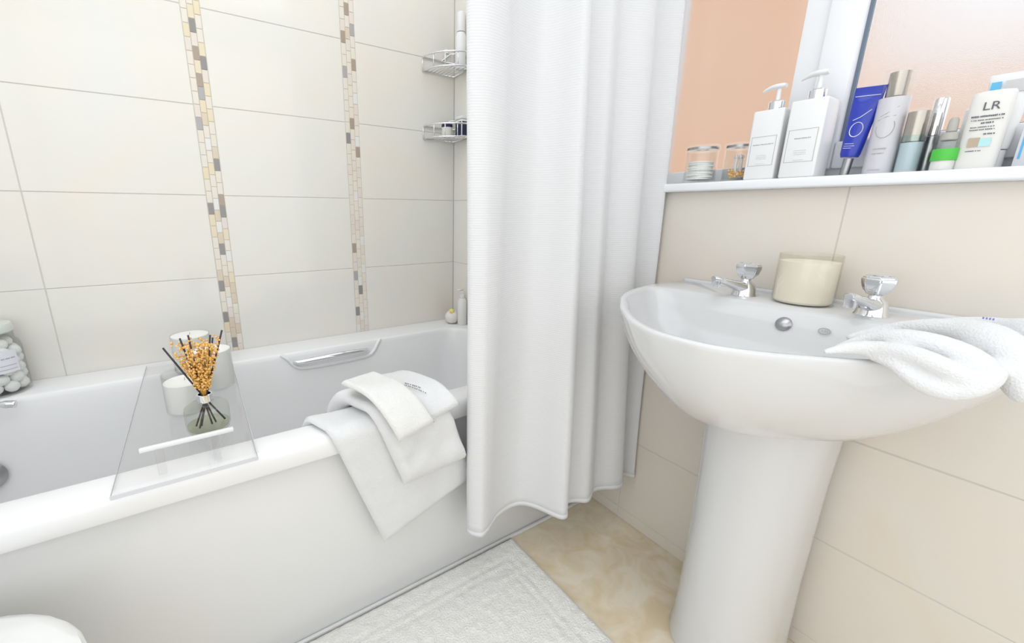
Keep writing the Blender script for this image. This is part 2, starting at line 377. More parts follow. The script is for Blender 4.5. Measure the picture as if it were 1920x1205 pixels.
# corner return of the panel behind the curtain
# grip on the far inner side: moulded surround with a chrome bar
def wally(z): return -0.118 - 0.85 * (0.006 + (0.518 - z) / 0.098 * 0.014) if z < 0.518 else -0.122
sur = []
for (x, z) in [(-0.905, 0.536), (-0.885, 0.515), (-0.862, 0.486), (-0.83, 0.476), (-0.73, 0.474), (-0.62, 0.478), (-0.588, 0.492), (-0.572, 0.515), (-0.556, 0.536)]:
    sur.append((x, (wally(z) - 0.002) if z < 0.53 else -0.118, min(z, 0.531)))
tubeobj('handle_surround', crom(sur, 6), 0.006, M['acrylic'], tub, n=10)
pts = crom([(-0.868, -0.128, 0.505), (-0.855, -0.140, 0.503), (-0.80, -0.1455, 0.505), (-0.735, -0.147, 0.507), (-0.67, -0.1455, 0.507), (-0.625, -0.140, 0.505), (-0.612, -0.128, 0.504)], 6)
g = tubeobj('grip_handle', pts, [0.006 + 0.004 * math.sin(PI * i / (len(pts) - 1)) for i in range(len(pts))], M['chrome'], tub, n=12); g['label'] = 'chrome grip handle'
# overflow and waste knob on the left end, pop-up lever on the ledge
bm = bmesh.new(); lathe(bm, [(0.0, 0.0), (0.034, 0.0), (0.036, 0.006), (0.028, 0.014), (0.012, 0.018), (0.0, 0.018)], 28)
bx(bm, -0.004, 0.004, -0.045, 0.0, 0.014, 0.022, 0.002)
ov = obj('overflow_knob', bm, M['steel'], tub, auto=40); ov['label'] = 'dark chrome overflow knob'; 
ov.location = (-1.560, -0.455, 0.425); ov.rotation_euler = (0, math.radians(70), 0)
ov.location = (-1.606, -0.150, 0.352); ov.rotation_euler = (math.radians(82), math.radians(38), 0)

mx = thing('bath_tap', 'chrome bath tap lever below the cotton ball jar at the left edge', 'tap', (-1.584, -0.150, 0.541))
bm = bmesh.new(); tube(bm, [(-0.03, 0.02, -0.004), (-0.03, 0.02, 0.006)], 0.016, 20); obj('tap_base', bm, M['chrome'], mx, auto=40)
tubeobj('lever', crom([(-0.03, 0.02, 0.005), (0.0, 0.0, 0.0), (0.035, -0.004, -0.008), (0.062, -0.006, -0.012)], 5), [0.006] * 6 + [0.007] * 5 + [0.009] * 5, M['chrome'], mx, n=12)

# ---------------------------------------------------------------- SHOWER CURTAIN
def cshift(x, t):
    k = t * 1.865 / 1.265
    P_ = ((-0.60, -0.015), (-0.588, -0.015), (-0.54, 0.02), (-0.42, 0.0), (-0.345, -0.036), (-0.20, -0.045), (-0.075, -0.058), (-0.01, -0.014), (0.1, -0.014))
    for (x0, d0), (x1, d1) in zip(P_, P_[1:]):
        if x0 <= x <= x1: return k * (d0 + (d1 - d0) * (x - x0) / (x1 - x0))
    return 0
cur = thing('shower_curtain', 'white waffle shower curtain hanging in folds at the end of the bath', 'curtain', (-0.3, -0.76, 2.1))
hem = [(-0.515, -0.766), (-0.553, -0.754), (-0.584, -0.757), (-0.590, -0.778), (-0.571, -0.802), (-0.545, -0.797), (-0.518, -0.782), (-0.480, -0.765), (-0.430, -0.758), (-0.395, -0.768),
       (-0.370, -0.800), (-0.352, -0.842), (-0.338, -0.864), (-0.318, -0.862), (-0.306, -0.838), (-0.285, -0.822), (-0.258, -0.830), (-0.232, -0.848), (-0.208, -0.842), (-0.180, -0.826), (-0.150, -0.832), (-0.115, -0.852),
       (-0.085, -0.856), (-0.066, -0.838), (-0.050, -0.815), (-0.034, -0.818), (-0.020, -0.842), (-0.009, -0.852), (-0.006, -0.830), (-0.008, -0.79)]
hp = crom([(x, y, 0) for x, y in hem], 6)
cx0, cy0 = -0.29, -0.80
NZ = 70; bm = bmesh.new(); rows = []
for k in range(NZ + 1):
    t = k / NZ; z = 0.185 + t * (2.05 - 0.185); row = []
    for i, p in enumerate(hp):
        u = i / (len(hp) - 1)
        # mean line of the curtain; folds shrink towards the rail
        my = -0.755 - 0.085 * min(1, max(0, (p.x + 0.59) / 0.58)); s = 1 - 0.35 * t
        x = p.x; y = my + (p.y - my) * s + 0.035 * t * u
        y += 0.004 * math.sin(9 * t + 7 * u) * (1 - t) ; x += 0.003 * math.sin(6 * t + 11 * u)
        x += cshift(p.x, t)
        row.append(bm.verts.new((x + 0.3, y + 0.76, z - 2.1)))
    rows.append(row)
for a, b in zip(rows, rows[1:]):
    for i in range(len(a) - 1): bm.faces.new((a[i], a[i + 1], b[i + 1], b[i]))
o = obj('curtain_sheet', bm, M['curtain'], cur, smooth=True)
sd = o.modifiers.new('s', 'SOLIDIFY'); sd.thickness = 0.0018
bm = bmesh.new(); rows = []
for z in (0.1825, 0.196):
    row = []
    for i, p in enumerate(hp):
        u = i / (len(hp) - 1); my = -0.755 - 0.085 * min(1, max(0, (p.x + 0.59) / 0.58)); t = (z - 0.185) / 1.865
        y = my + (p.y - my) * (1 - 0.35 * t) + 0.035 * t * u + 0.004 * math.sin(9 * t + 7 * u) * (1 - t); x = p.x + 0.003 * math.sin(6 * t + 11 * u) + cshift(p.x, t)
        row.append(bm.verts.new((x + 0.3, y + 0.76, z - 2.1)))
    rows.append(row)
for i in range(len(hp) - 1): bm.faces.new((rows[0][i], rows[0][i + 1], rows[1][i + 1], rows[1][i]))
o = obj('hem', bm, M['hem'], cur, smooth=True); sd = o.modifiers.new('s', 'SOLIDIFY'); sd.thickness = 0.0026; sd.offset = 0
rod = thing('curtain_rod', 'chrome shower rail above the curtain, out of view', 'rail', (-0.9, -0.79, 2.075))
tubeobj('rail', [(XL + 0.9, 0, 0), (0.899, 0, 0)], 0.0125, M['chrome'], rod, n=14)
for k in range(8):
    x = 0.33 + k * 0.075; tubeobj('ring', [(x, 0.021 * math.cos(a), -0.006 + 0.021 * math.sin(a)) for a in [2 * PI * i / 16 for i in range(16)]], 0.0025, M['chrome'], rod, n=6, closed=True)

# ---------------------------------------------------------------- BASIN
bas = thing('washbasin', 'white oval ceramic pedestal washbasin below the window', 'washbasin', (0, -1.2, 0))
OUT = [(0.0, -0.525), (0.043, -0.521), (0.09, -0.497), (0.13, -0.464), (0.17, -0.423), (0.205, -0.378), (0.235, -0.336), (0.258, -0.292), (0.278, -0.238), (0.291, -0.175), (0.297, -0.11), (0.295, -0.06), (0.285, -0.012)]
half = crom([(x, y, 0) for y, x in OUT], 6)
poly = [(p.x, p.y) for p in half] + [(-0.004, 0.283), (-0.002, 0.27), (-0.002, -0.27), (-0.004, -0.283)] + [(p.x, -p.y) for p in reversed(half[1:])]
BCX = -0.235
def rad(a):
    dx, dy = -math.cos(a), math.sin(a); best = 0
    for (x0, y0), (x1, y1) in zip(poly, poly[1:] + poly[:1]):
        ex, ey = x1 - x0, y1 - y0; den = dx * ey - dy * ex
        if abs(den) < 1e-12: continue
        t = ((x0 - BCX) * ey - y0 * ex) / den; q = ((x0 - BCX) * dy - y0 * dx) / den
        if t > 0 and -1e-6 <= q <= 1 + 1e-6: best = max(best, t)
    return best
NA = 144; ANG = [2 * PI * i / NA for i in range(NA)]; RAD = [rad(a) for a in ANG]
def bring(s, z):
    """outline scaled by s, kept flat against the wall at the back"""
    out = []
    for a, r in zip(ANG, RAD):
        x = BCX - r * s * math.cos(a); y = r * s * math.sin(a); x0 = BCX - r * math.cos(a)
        if x0 > -0.12: f_ = min(1, (x0 + 0.12) / 0.10); x = x * (1 - f_) + min(x0, -0.002) * f_
        out.append((x, y, z))
    return out
def bowl(k, back, z, cx=BCX):
    out = []
    for a, r in zip(ANG, RAD):
        ri = r * k
        if -math.cos(a) > 1e-3: ri = (ri ** -7 + ((BCX * -1 + back) / -math.cos(a)) ** -7) ** (-1 / 7)
        out.append((cx - ri * math.cos(a), ri * math.sin(a), z))
    return out
RB = 0.82
R = []
for s_, z in ((0.20, 0.626), (0.30, 0.628), (0.46, 0.636), (0.60, 0.655), (0.72, 0.684), (0.82, 0.716), (0.90, 0.747), (0.955, 0.777), (0.985, 0.801), (0.997, 0.812), (1.0, 0.817), (0.997, 0.8205), (0.985, 0.8215)): R.append(bring(s_, z))
for k, bk, z, cx in ((0.955, -0.135, 0.8205, BCX), (0.945, -0.140, 0.8185, BCX), (0.935, -0.146, 0.812, BCX), (0.90, -0.158, 0.785, BCX), (0.83, -0.172, 0.750, BCX - 0.005), (0.70, -0.185, 0.715, BCX - 0.012), (0.50, -0.195, 0.693, BCX - 0.025), (0.28, -0.21, 0.686, BCX - 0.04), (0.08, -0.225, 0.684, BCX - 0.05)): R.append(bowl(k, bk, z, cx))
loft('basin', R, M['ceramic'], bas, auto=70)
bm = bmesh.new(); bx(bm, -0.016, -0.002, -0.284, 0.284, 0.800, 0.829, 0.005, 3); obj('upstand', bm, M['ceramic'], bas, auto=50)
# pedestal: D-shaped column
P = []
for z, ry, rx, cx in ((0.0, 0.104, 0.128, -0.13), (0.012, 0.106, 0.130, -0.13), (0.05, 0.100, 0.122, -0.13), (0.2, 0.098, 0.118, -0.13), (0.45, 0.100, 0.120, -0.13), (0.60, 0.106, 0.128, -0.13), (0.66, 0.115, 0.14, -0.135)):
    ring = []
    for i in range(48):
        a = 2 * PI * i / 48; c, s = math.cos(a), math.sin(a)
        if c < 0: ring.append((cx + rx * c, ry * (1 if s > 0 else -1) * abs(s) ** 0.85, z))
        else: ring.append((min(-0.025, cx + 0.12 * c ** 0.4), ry * (1 if s > 0 else -1) * abs(s) ** 0.35, z))
    P.append(ring)
loft('pedestal', P, M['ceramic'], bas, auto=50)
bm = bmesh.new(); lathe(bm, [(0, 0), (0.013, 0.0), (0.0135, 0.003), (0.010, 0.0065), (0, 0.008)], 24); o = obj('overflow_cover', bm, M['steel'], bas, auto=50)
OVC = o
o.location = (-0.1560, 0.0, 0.790); o.rotation_euler = (0, math.radians(-62), 0); o['label'] = 'round grey overflow cover'
bm = bmesh.new(); 
tube(bm, [(0.0055 * math.cos(a), 0.0085 * math.sin(a), 0) for a in [2 * PI * i / 20 for i in range(20)]], 0.0007, 6, closed=True)
for k in (-0.004, -0.001, 0.003): bx(bm, -0.002, 0.002, k - 0.0006, k + 0.0006, -0.0004, 0.0006)
o = obj('maker_badge', bm, M['inkgrey'], bas); o.location = (-0.1585, -0.062, 0.792); o.rotation_euler = (0, math.radians(-62), 0); o['label'] = 'small grey oval maker mark'
turned('waste', [(0, 0.6865), (0.022, 0.686), (0.023, 0.689), (0.0, 0.690)], M['chrome'], bas, c=(-0.288, 0))

def tap(y, rot, label):
    t = thing('basin_tap', label, 'tap', (-0.086, y, RB), rot, 'pillar taps on the washbasin')
    turned('tap_body', [(0.023, -0.002), (0.024, 0.002), (0.022, 0.006), (0.0205, 0.016), (0.018, 0.026), (0.010, 0.033), (0.009, 0.037), (0, 0.037)], M['chrome'], t, n=24)
    rs = []
    for x, wd, zb, zt in ((0.0, 0.018, 0.004, 0.030), (-0.03, 0.014, 0.014, 0.036), (-0.06, 0.011, 0.027, 0.042), (-0.082, 0.0095, 0.034, 0.047), (-0.088, 0.006, 0.036, 0.046)):
        rs.append([(x, wd * math.cos(a), (zb + zt) / 2 + (zt - zb) / 2 * math.sin(a)) for a in [2 * PI * i / 16 for i in range(16)]])
    loft('spout', rs, M['chrome'], t, auto=50)
    turned('nozzle', [(0.0075, 0.022), (0.0085, 0.024), (0.0085, 0.036), (0.0, 0.038)], M['chrome'], t, n=16, c=(-0.079, 0))
    bm = bmesh.new(); lathe(bm, [(0, 0.036), (0.012, 0.037), (0.0205, 0.047), (0.0245, 0.060), (0.0245, 0.068), (0.019, 0.073), (0, 0.074)], 7)
    bmesh.ops.bevel(bm, geom=bm.edges[:], offset=0.0018, segments=2, affect='EDGES')
    h = obj('tap_handle', bm, M['chrome'], t, auto=20); h['label'] = 'faceted chrome handle'
tap(-1.093, math.radians(-18), 'chrome basin tap left of the cream candle')
tap(-1.300, math.radians(-9), 'chrome basin tap right of the cream candle')
cn = thing('candle', 'large cream wax candle in a glass tumbler between the basin taps', 'candle', (-0.072, -1.192, RB))
turned('wax', [(0, 0.004), (0.044, 0.004), (0.047, 0.008), (0.0475, 0.085), (0.0, 0.086)], M['waxcream'], cn, n=48)
turned('candle_glass', [(0.047, 0.0), (0.0497, 0.004), (0.050, 0.098), (0.0490, 0.099), (0.0482, 0.098), (0.0480, 0.006)], M['frost'], cn, n=48, cap=True)

# ---------------------------------------------------------------- FLOOR MAT
NX, NY = 130, 90; MX0, MX1, MY0, MY1 = -1.17, -0.372, -1.22, -0.697
bm = bmesh.new(); g = []
for j in range(NY + 1):
    row = []
    for i in range(NX + 1):
        u, v = i / NX, j / NY; x = MX0 + (MX1 - MX0) * u; y = MY0 + (MY1 - MY0) * v
        e = min(x - MX0, MX1 - x, y - MY0, MY1 - y)
        h = 0.017 * min(1, (e / 0.012)) ** 0.5 if e > 0 else 0.002
        gd = min(abs(e - 0.062), abs(e - 0.085))
        h -= 0.003 * math.exp(-(gd / 0.004) ** 2)
        h += 0.0028 * (noise.noise(Vector((x * 60, y * 60, 0))) + 0.6 * noise.noise(Vector((x * 150, y * 150, 3)))) * min(1, e / 0.01)
        if e <= 1e-6:
            x += 0.003 * noise.noise(Vector((x * 110, y * 110, 9))); y += 0.002 * noise.noise(Vector((x * 110, y * 110, 5))) - 0.001
        row.append(bm.verts.new((x, y, max(h, 0.0015))))
    g.append(row)
for j in range(NY):
    for i in range(NX): bm.faces.new((g[j][i], g[j][i + 1], g[j + 1][i + 1], g[j + 1][i]))
rim = [e for e in bm.edges if e.is_boundary]
r = bmesh.ops.extrude_edge_only(bm, edges=rim); vs = [v for v in r['geom'] if isinstance(v, bmesh.types.BMVert)]
for v in vs: v.co.z = 0.0003
bm.faces.ensure_lookup_table()
tag(obj('bath_mat', bm, M['mat'], smooth=True), 'fluffy white bath mat on the floor beside the tub', 'mat')

# ---------------------------------------------------------------- TOILET
to = thing('toilet', 'white toilet with a closed rounded lid at the lower left corner', 'toilet', (XL, -0.945, 0))
def oval(x0, x1, hw, z, k=40, sq=2.3):
    out = []
    for i in range(k):
        a = 2 * PI * i / k; c, s = math.cos(a), math.sin(a)
        out.append(((x0 + x1) / 2 + (x1 - x0) / 2 * math.copysign(abs(c) ** (2 / sq), c), hw * math.copysign(abs(s) ** (2 / sq), s), z))
    return out
loft('pan', [oval(0.10, 0.46, 0.11, 0), oval(0.10, 0.47, 0.115, 0.03), oval(0.12, 0.46, 0.10, 0.15), oval(0.12, 0.52, 0.14, 0.28), oval(0.12, 0.555, 0.175, 0.36), oval(0.12, 0.56, 0.180, 0.385)], M['toilet'], to)
loft('seat', [oval(0.15, 0.582, 0.196, 0.386), oval(0.15, 0.586, 0.199, 0.392), oval(0.15, 0.584, 0.197, 0.402)], M['toilet'], to)
loft('lid', [oval(0.14, 0.582, 0.196, 0.404), oval(0.138, 0.587, 0.200, 0.410), oval(0.142, 0.582, 0.195, 0.420), oval(0.155, 0.568, 0.182, 0.4245), oval(0.168, 0.552, 0.166, 0.4230), oval(0.178, 0.542, 0.156, 0.4255), oval(0.25, 0.45, 0.07, 0.428)], M['toilet'], to)
box('cistern', (0.003, 0.155, -0.19, 0.19, 0.386, 0.76), M['toilet'], to, bev=0.02, seg=4)
box('cistern_lid', (0.003, 0.165, -0.2, 0.2, 0.7605, 0.79), M['toilet'], to, bev=0.01, seg=3)
turned('flush_button', [(0.02, 0.7905), (0.021, 0.796), (0.0, 0.798)], M['chrome'], to, c=(0.08, 0), n=24)

# ---------------------------------------------------------------- TRAY AND ITS THINGS
TZ = 0.5425
tr = thing('bath_tray', 'clear acrylic tray with a raised bar laid across the bathtub', 'tray', (0, 0, RZ))
bm = bmesh.new(); tx0, tx1, ty0, ty1 = -1.268, -1.048, -0.728, -0.040
bx(bm, tx0, tx1, ty0, ty1, 0.0005, 0.0075); obj('board', bm, M['clear'], tr)
for n_, d in (('board_edge', (tx0, tx1, ty0 - 0.0015, ty0, 0.0003, 0.0078)), ('board_edge', (tx1, tx1 + 0.0012, ty0, ty1, 0.0005, 0.0055)), ('board_edge', (tx0 - 0.0008, tx0, ty0, ty1, 0.002, 0.0055))):
    box(n_, d, M['edge'], tr)
box('handle_bar', (-1.224, -1.080, -0.7045, -0.6965, 0.058, 0.066), M['bar'], tr, bev=0.002)
for x in (-1.197, -1.112): box('handle_post', (x - 0.006, x + 0.006, -0.7035, -0.6975, 0.0078, 0.058), M['clear'], tr)

def candle(x, y, r, h, label, wax='wax', lid=False, fill=0.8):
    t = thing('candle', label, 'candle', (x, y, TZ), 0, 'white candles on the bath tray')
    turned('wax', [(0, 0.006), (r * 0.93, 0.006), (r * 0.95, 0.010), (r * 0.95, h * fill), (0, h * fill + 0.001)], M[wax], t, n=40)
    turned('candle_glass', [(r * 0.93, 0.0), (r * 0.99, 0.003), (r, 0.008), (r, h), (r * 0.97, h + 0.0005), (r * 0.965, h), (r * 0.96, 0.008)], M['glass'], t, n=40)
    tubeobj('wick', [(0, 0, h * fill), (0.001, 0, h * fill + 0.008)], 0.0008, M['inkgrey'], t, n=6)
candle(-1.158, -0.437, 0.044, 0.092, 'white candle in clear glass standing left of the reed diffuser', fill=0.78)
candle(-1.098, -0.318, 0.046, 0.104, 'white candle behind and right of the reed diffuser', fill=0.97)
candle(-1.144, -0.152, 0.049, 0.108, 'rearmost white candle, nearest the tiled wall on the tray', fill=0.97)

df = thing('reed_diffuser', 'squat glass reed diffuser with black reeds and amber dried flowers', 'diffuser', (-1.121, -0.562, TZ))
turned('bottle', [(0.0, 0.002), (0.034, 0.0), (0.039, 0.003), (0.0415, 0.012), (0.0418, 0.044), (0.040, 0.053), (0.031, 0.059), (0.014, 0.061), (0.012, 0.064), (0.012, 0.071)], M['greenglass'], df, n=48, cap=False)
turned('liquid', [(0.0, 0.0035), (0.033, 0.0035), (0.0385, 0.008), (0.0395, 0.014), (0.0, 0.0145)], M['liquid'], df, n=40)
turned('collar', [(0.0135, 0.063), (0.0150, 0.064), (0.0150, 0.080), (0.0135, 0.081), (0.0115, 0.080), (0.0112, 0.064)], M['chrome'], df, n=32)
tips = [(-0.056, 0.0, 0.190), (-0.026, -0.004, 0.206), (-0.012, 0.006, 0.208), (0.026, 0.004, 0.203), (0.048, 0.0, 0.211), (0.030, 0.030, 0.190)]
for tx, ty, tz in tips:
    d = Vector((tx, ty, tz)) - Vector((0, 0, 0.076)); 
    b_ = Vector((0, 0, 0.076)) - d.normalized() * 0.066 * (1 + abs(tx))
    b_.x = max(-0.035, min(0.035, b_.x)); b_.z = max(0.008, b_.z)
    tubeobj('reed', [b_, (0.004 * (1 if tx > 0 else -1), 0, 0.077), (tx, ty, tz)], 0.0019, M['reed'], df, n=6)
bm = bmesh.new(); rnd = random.Random(4)
for k in range(900):
    a = rnd.uniform(0, 2 * PI); t_ = rnd.random() ** 0.75; h = 0.088 + 0.109 * t_; rad = (0.008 + 0.040 * ((h - 0.075) / 0.12) ** 1.1) * math.sqrt(rnd.random())
    px, py = rad * math.cos(a) * 1.0, rad * math.sin(a) * 0.8
    if h > 0.165 and rnd.random() < 0.4: continue
    s_ = rnd.uniform(0.0015, 0.0031)
    bmesh.ops.create_icosphere(bm, subdivisions=1, radius=s_, matrix=Matrix.Translation((px, py, h)))
o = obj('dried_flowers', bm, M['flower'], df, smooth=True); o['kind'] = 'stuff'; o['label'] = 'amber dried flower heads'
bm = bmesh.new()
for k in range(46):
    a = rnd.uniform(0, 2 * PI); h = rnd.uniform(0.12, 0.185); rad = (0.006 + 0.04 * ((h - 0.075) / 0.12)) * rnd.random()
    tube(bm, [(0.003 * math.cos(a), 0.003 * math.sin(a), 0.078), (rad * 0.35 * math.cos(a), rad * 0.35 * math.sin(a), 0.1), (rad * math.cos(a), rad * 0.8 * math.sin(a), h)], 0.0009, 4)
o = obj('flower_stalks', bm, M['stalk'], df); o['kind'] = 'stuff'

# ---------------------------------------------------------------- COTTON BALL JAR
jx, jy = -1.568, -0.061
jar = thing('glass_jar', 'round glass jar with a lid and a white label at the left edge', 'jar', (jx, jy, RZ))
turned('jar_body', [(0.0, 0.001), (0.050, 0.0), (0.0555, 0.004), (0.0560, 0.012), (0.0560, 0.118), (0.053, 0.132), (0.046, 0.142), (0.046, 0.158), (0.0445, 0.158), (0.0445, 0.142), (0.0515, 0.130), (0.0545, 0.117), (0.0545, 0.012), (0.052, 0.007), (0.0, 0.006)], M['glass'], jar, n=48)
turned('jar_lid', [(0.0, 0.159), (0.046, 0.159), (0.0485, 0.162), (0.0485, 0.176), (0.046, 0.181), (0.0, 0.183)], M['jade'], jar, n=40)
bm = bmesh.new(); A0, A1 = math.radians(-118), math.radians(-28); k = 18; rr = 0.0566
pr = [[bm.verts.new((rr * math.cos(A0 + (A1 - A0) * i / k), rr * math.sin(A0 + (A1 - A0) * i / k), z)) for i in range(k + 1)] for z in (0.062, 0.118)]
for i in range(k): bm.faces.new((pr[0][i], pr[0][i + 1], pr[1][i + 1], pr[1][i]))
lb = obj('label', bm, M['label'], jar, smooth=True)
bm = bmesh.new(); rnd = random.Random(3)
for z, m0, hh in ((0.097, 62, 0.0030), (0.080, 30, 0.0012), (0.070, 30, 0.0012)):
    a = -108.0
    while a < -34:
        wd = rnd.uniform(1.2, 2.6)
        if z == 0.097 or rnd.random() < 0.98:
            q = [(57.0e-3 * math.cos(math.radians(b)), 57.0e-3 * math.sin(math.radians(b)), zz) for b, zz in ((a, z), (a + wd, z), (a + wd, z + hh), (a, z + hh))]
            bm.faces.new([bm.verts.new(p) for p in q])
        a += wd + (rnd.choice((0.6, 0.7, 2.2)) if z == 0.097 else 0.0)
obj('label_print', bm, M['inkgrey'], lb)
cm = bpy.data.meshes.new('cotton_ball'); bm = bmesh.new(); bmesh.ops.create_icosphere(bm, subdivisions=3, radius=0.0148)
for v in bm.verts: v.co *= 1 + 0.06 * noise.noise(v.co * 150)
for fc in bm.faces: fc.smooth = True
bm.to_mesh(cm); bm.free(); cm.materials.append(M['cotton'])
k = 0
for lay in range(6):
    for n_, rad in (((8, 0.0385), (3, 0.0165)) if lay < 5 else ((5, 0.027), )):
        for i in range(n_):
            if k >= 60: break
            if rad < 0.02: continue
            a = 2 * PI * (i + 0.5 * (lay % 2)) / n_
            o = bpy.data.objects.new('cotton_ball', cm); C.objects.link(o)
            o.location = (jx + rad * math.cos(a), jy + rad * math.sin(a), RZ + 0.0215 + lay * 0.0215)
            o.rotation_euler = (a, 2 * a, lay); tag(o, 'white cotton ball inside the lidded glass jar', 'cotton ball', 'cotton balls in the glass jar'); k += 1

# ---------------------------------------------------------------- TOWELS OVER THE BATH RIM
def rimpath(s, o):
    """s: distance measured from the outer top edge (down the front positive, across the rim and down inside negative); o: offset from the surface"""
    r = 0.012 + o; yo, yi, zt = -0.713 + 0.012, -0.638 - 0.012, RZ + o
    arc = PI / 2 * r
    if s >= 0:                      # outside
        if s < arc / 2: 
            a = PI / 4 + s / r; return (yo - r * math.sin(a), RZ - 0.012 + r * math.cos(a)) if a < PI / 2 else (yo - r, RZ - 0.012)
        return (yo - r, RZ - 0.012 - (s - arc / 2))
    s = -s
    if s < arc / 2: a = PI / 4 - s / r; return (yo - r * math.sin(a), RZ - 0.012 + r * math.cos(a))
    s -= arc / 2; flat = yi - yo
    if s < flat: return (yo + s, zt)
    s -= flat
    if s < arc: a = s / r; return (yi + r * math.sin(a), RZ - 0.012 + r * math.cos(a))
    return (yi + r, RZ - 0.012 - (s - arc))
def drape(name, label, corner, ang, wd, ln, o0, th, m, seedv=0, wave=0.003, au=None):
    """slab laid over the rim. corner: (x, s) of its lower left corner; ang: turn in degrees; wd, ln: size; o0: gap to the rim; th: thickness"""
    NU, NV = 28, 64; a = math.radians(ang); b = math.radians(ang if au is None else au); eu = Vector((math.cos(b), -math.sin(b))); ev = Vector((-math.sin(a), -math.cos(a)))
    bm = bmesh.new(); top, bot = [], []
    for j in range(NV + 1):
        rt, rb = [], []
        for i in range(NU + 1):
            u, v = i / NU, j / NV
            e = min(u * wd, (1 - u) * wd, v * ln); rd = min(th * 0.55, 0.02)
            k = math.sqrt(max(0, 1 - (1 - min(1, e / rd)) ** 2)) if e < rd else 1
            p = Vector(corner) + eu * (u * wd) + ev * (v * ln)
            o_mid = o0 + th / 2
            wv = wave * (noise.noise(Vector((p.x * 9 + seedv, p.y * 9, seedv))) + 0.5 * noise.noise(Vector((p.x * 25, p.y * 25, seedv + 4))))
            for lst, sg in ((rt, 1), (rb, -1)):
                o_ = o_mid + sg * th / 2 * max(k, 0.12) + wv * (1 if sg > 0 else 0.3)
                y, z = rimpath(p.y, max(o_, 0.0015)); lst.append(bm.verts.new((p.x, y, z)))
        top.append(rt); bot.append(rb)
    for gds in (top, bot):
        for j in range(NV):
            for i in range(NU): bm.faces.new((gds[j][i], gds[j][i + 1], gds[j + 1][i + 1], gds[j + 1][i]))
    for j in range(NV):
        for i in (0, NU): bm.faces.new((top[j][i], top[j + 1][i], bot[j + 1][i], bot[j][i]))
    for i in range(NU):
        for j in (0, NV): bm.faces.new((top[j][i], top[j][i + 1], bot[j][i + 1], bot[j][i]))
    o = obj(name, bm, m, None, smooth=True); tag(o, label, 'towel', 'towels over the bath rim'); return o
T1 = drape('bath_towel', 'largest white towel, undermost of the pile over the bath rim', (-0.800, 0.318), 19, 0.272, 0.50, 0.002, 0.018, M['towel'], 1, 0.004)
T2 = drape('hand_towel', 'medium white towel, middle of the pile over the bath rim', (-0.757, 0.180), 19, 0.170, 0.40, 0.023, 0.032, M['towel'], 5, 0.010, au=5)
T3 = drape('face_towel', 'small folded white towel with dark stitched lettering, upper right of the pile', (-0.715, 0.045), 20, 0.095, 0.23, 0.060, 0.018, M['towel'], 8, 0.004, au=12)
T4 = drape('face_towel', 'small folded off-white towel lying topmost left on the pile', (-0.788, 0.072), 21, 0.088, 0.205, 0.080, 0.018, M['towel_cream'], 11, 0.003, au=13)
bm = bmesh.new(); rnd = random.Random(2)
for row, (hh, n_) in enumerate(((0.0050, 9), (0.0028, 11))):
    q = 0.0
    for k in range(n_):
        wd = rnd.uniform(0.0018, 0.0034)
        pts = []
        for u, v in ((q, 0), (q + wd, 0), (q + wd, hh * rnd.uniform(0.7, 1)), (q, hh * rnd.uniform(0.7, 1))):
            x, s_ = -0.7315 + u * 0.74 - v * 0.6 - row * 0.0055, -0.062 + u * 0.75 + v * 0.74 + row * 0.0065
            y, z = rimpath(s_, 0.0835); pts.append(bm.verts.new((x, y, z)))
        bm.faces.new(pts); q += wd + rnd.choice((0.0009, 0.0012, 0.0026))
o = obj('stitched_lettering', bm, M['ink'], T3)
o['label'] = 'dark stitched lettering'

# ---------------------------------------------------------------- CORNER BASKETS
def basket(z, label):
    t = thing('corner_basket', label, 'shelf', (XS, 0, z), 0, 'chrome corner baskets above the bath')
    L = 0.14
    arc = [(-L * math.cos(a) if True else 0, -L * math.sin(a), 0) for a in [PI / 2 * i / 14 for i in range(15)]]
    arc = [(-0.004 - (L - 0.004) * math.cos(a), -0.004 - (L - 0.004) * math.sin(a), 0) for a in [PI / 2 * i / 14 for i in range(15)]]
    loop = arc + [(-0.004, -0.004, 0)]
    tubeobj('base_rail', loop, 0.0028, M['chrome'], t, n=6, closed=True)
    tubeobj('guard_rail', [(x, y, 0.045) for x, y, _ in loop], 0.0028, M['chrome'], t, n=6, closed=True)
    for k in (0, 4, 7, 10, 14): tubeobj('upright', [(arc[k][0], arc[k][1], 0), (arc[k][0], arc[k][1], 0.045)], 0.0018, M['chrome'], t, n=6)
    for k in range(1, 9):
        x = -0.004 - 0.0155 * k * 0.98; yy = -0.004 - math.sqrt(max(0, 0.136 ** 2 - (x + 0.004) ** 2)); tubeobj('base_wire', [(x, -0.004, 0), (x, yy, 0)], 0.0014, M['chrome'], t, n=6)
    tubeobj('mounting_arm', [(-0.06, -0.004, 0.045), (-0.02, -0.004, 0.075), (-0.004, -0.02, 0.075), (-0.004, -0.06, 0.045)], 0.002, M['chrome'], t, n=6)
    return t
basket(1.495, 'upper chrome wire basket in the tiled corner, holding a tall white bottle')
basket(1.262, 'lower chrome wire basket in the tiled corner, holding a dark-fronted pot')
b = thing('shampoo_bottle', 'tall white bottle in the upper chrome corner basket', 'bottle', (-0.188, -0.083, 1.498))
turned('bottle_body', [(0.0, 0.0), (0.018, 0.0), (0.0195, 0.004), (0.0195, 0.105), (0.014, 0.118), (0.008, 0.120)], M['plastic'], b, n=28)
turned('cap', [(0.0145, 0.1205), (0.015, 0.124), (0.015, 0.178), (0.0135, 0.182), (0, 0.183)], M['plastic'], b, n=28)
b = thing('shower_product', 'small clear bottle beside the tall white one in the upper basket', 'bottle', (-0.228, -0.050, 1.498))
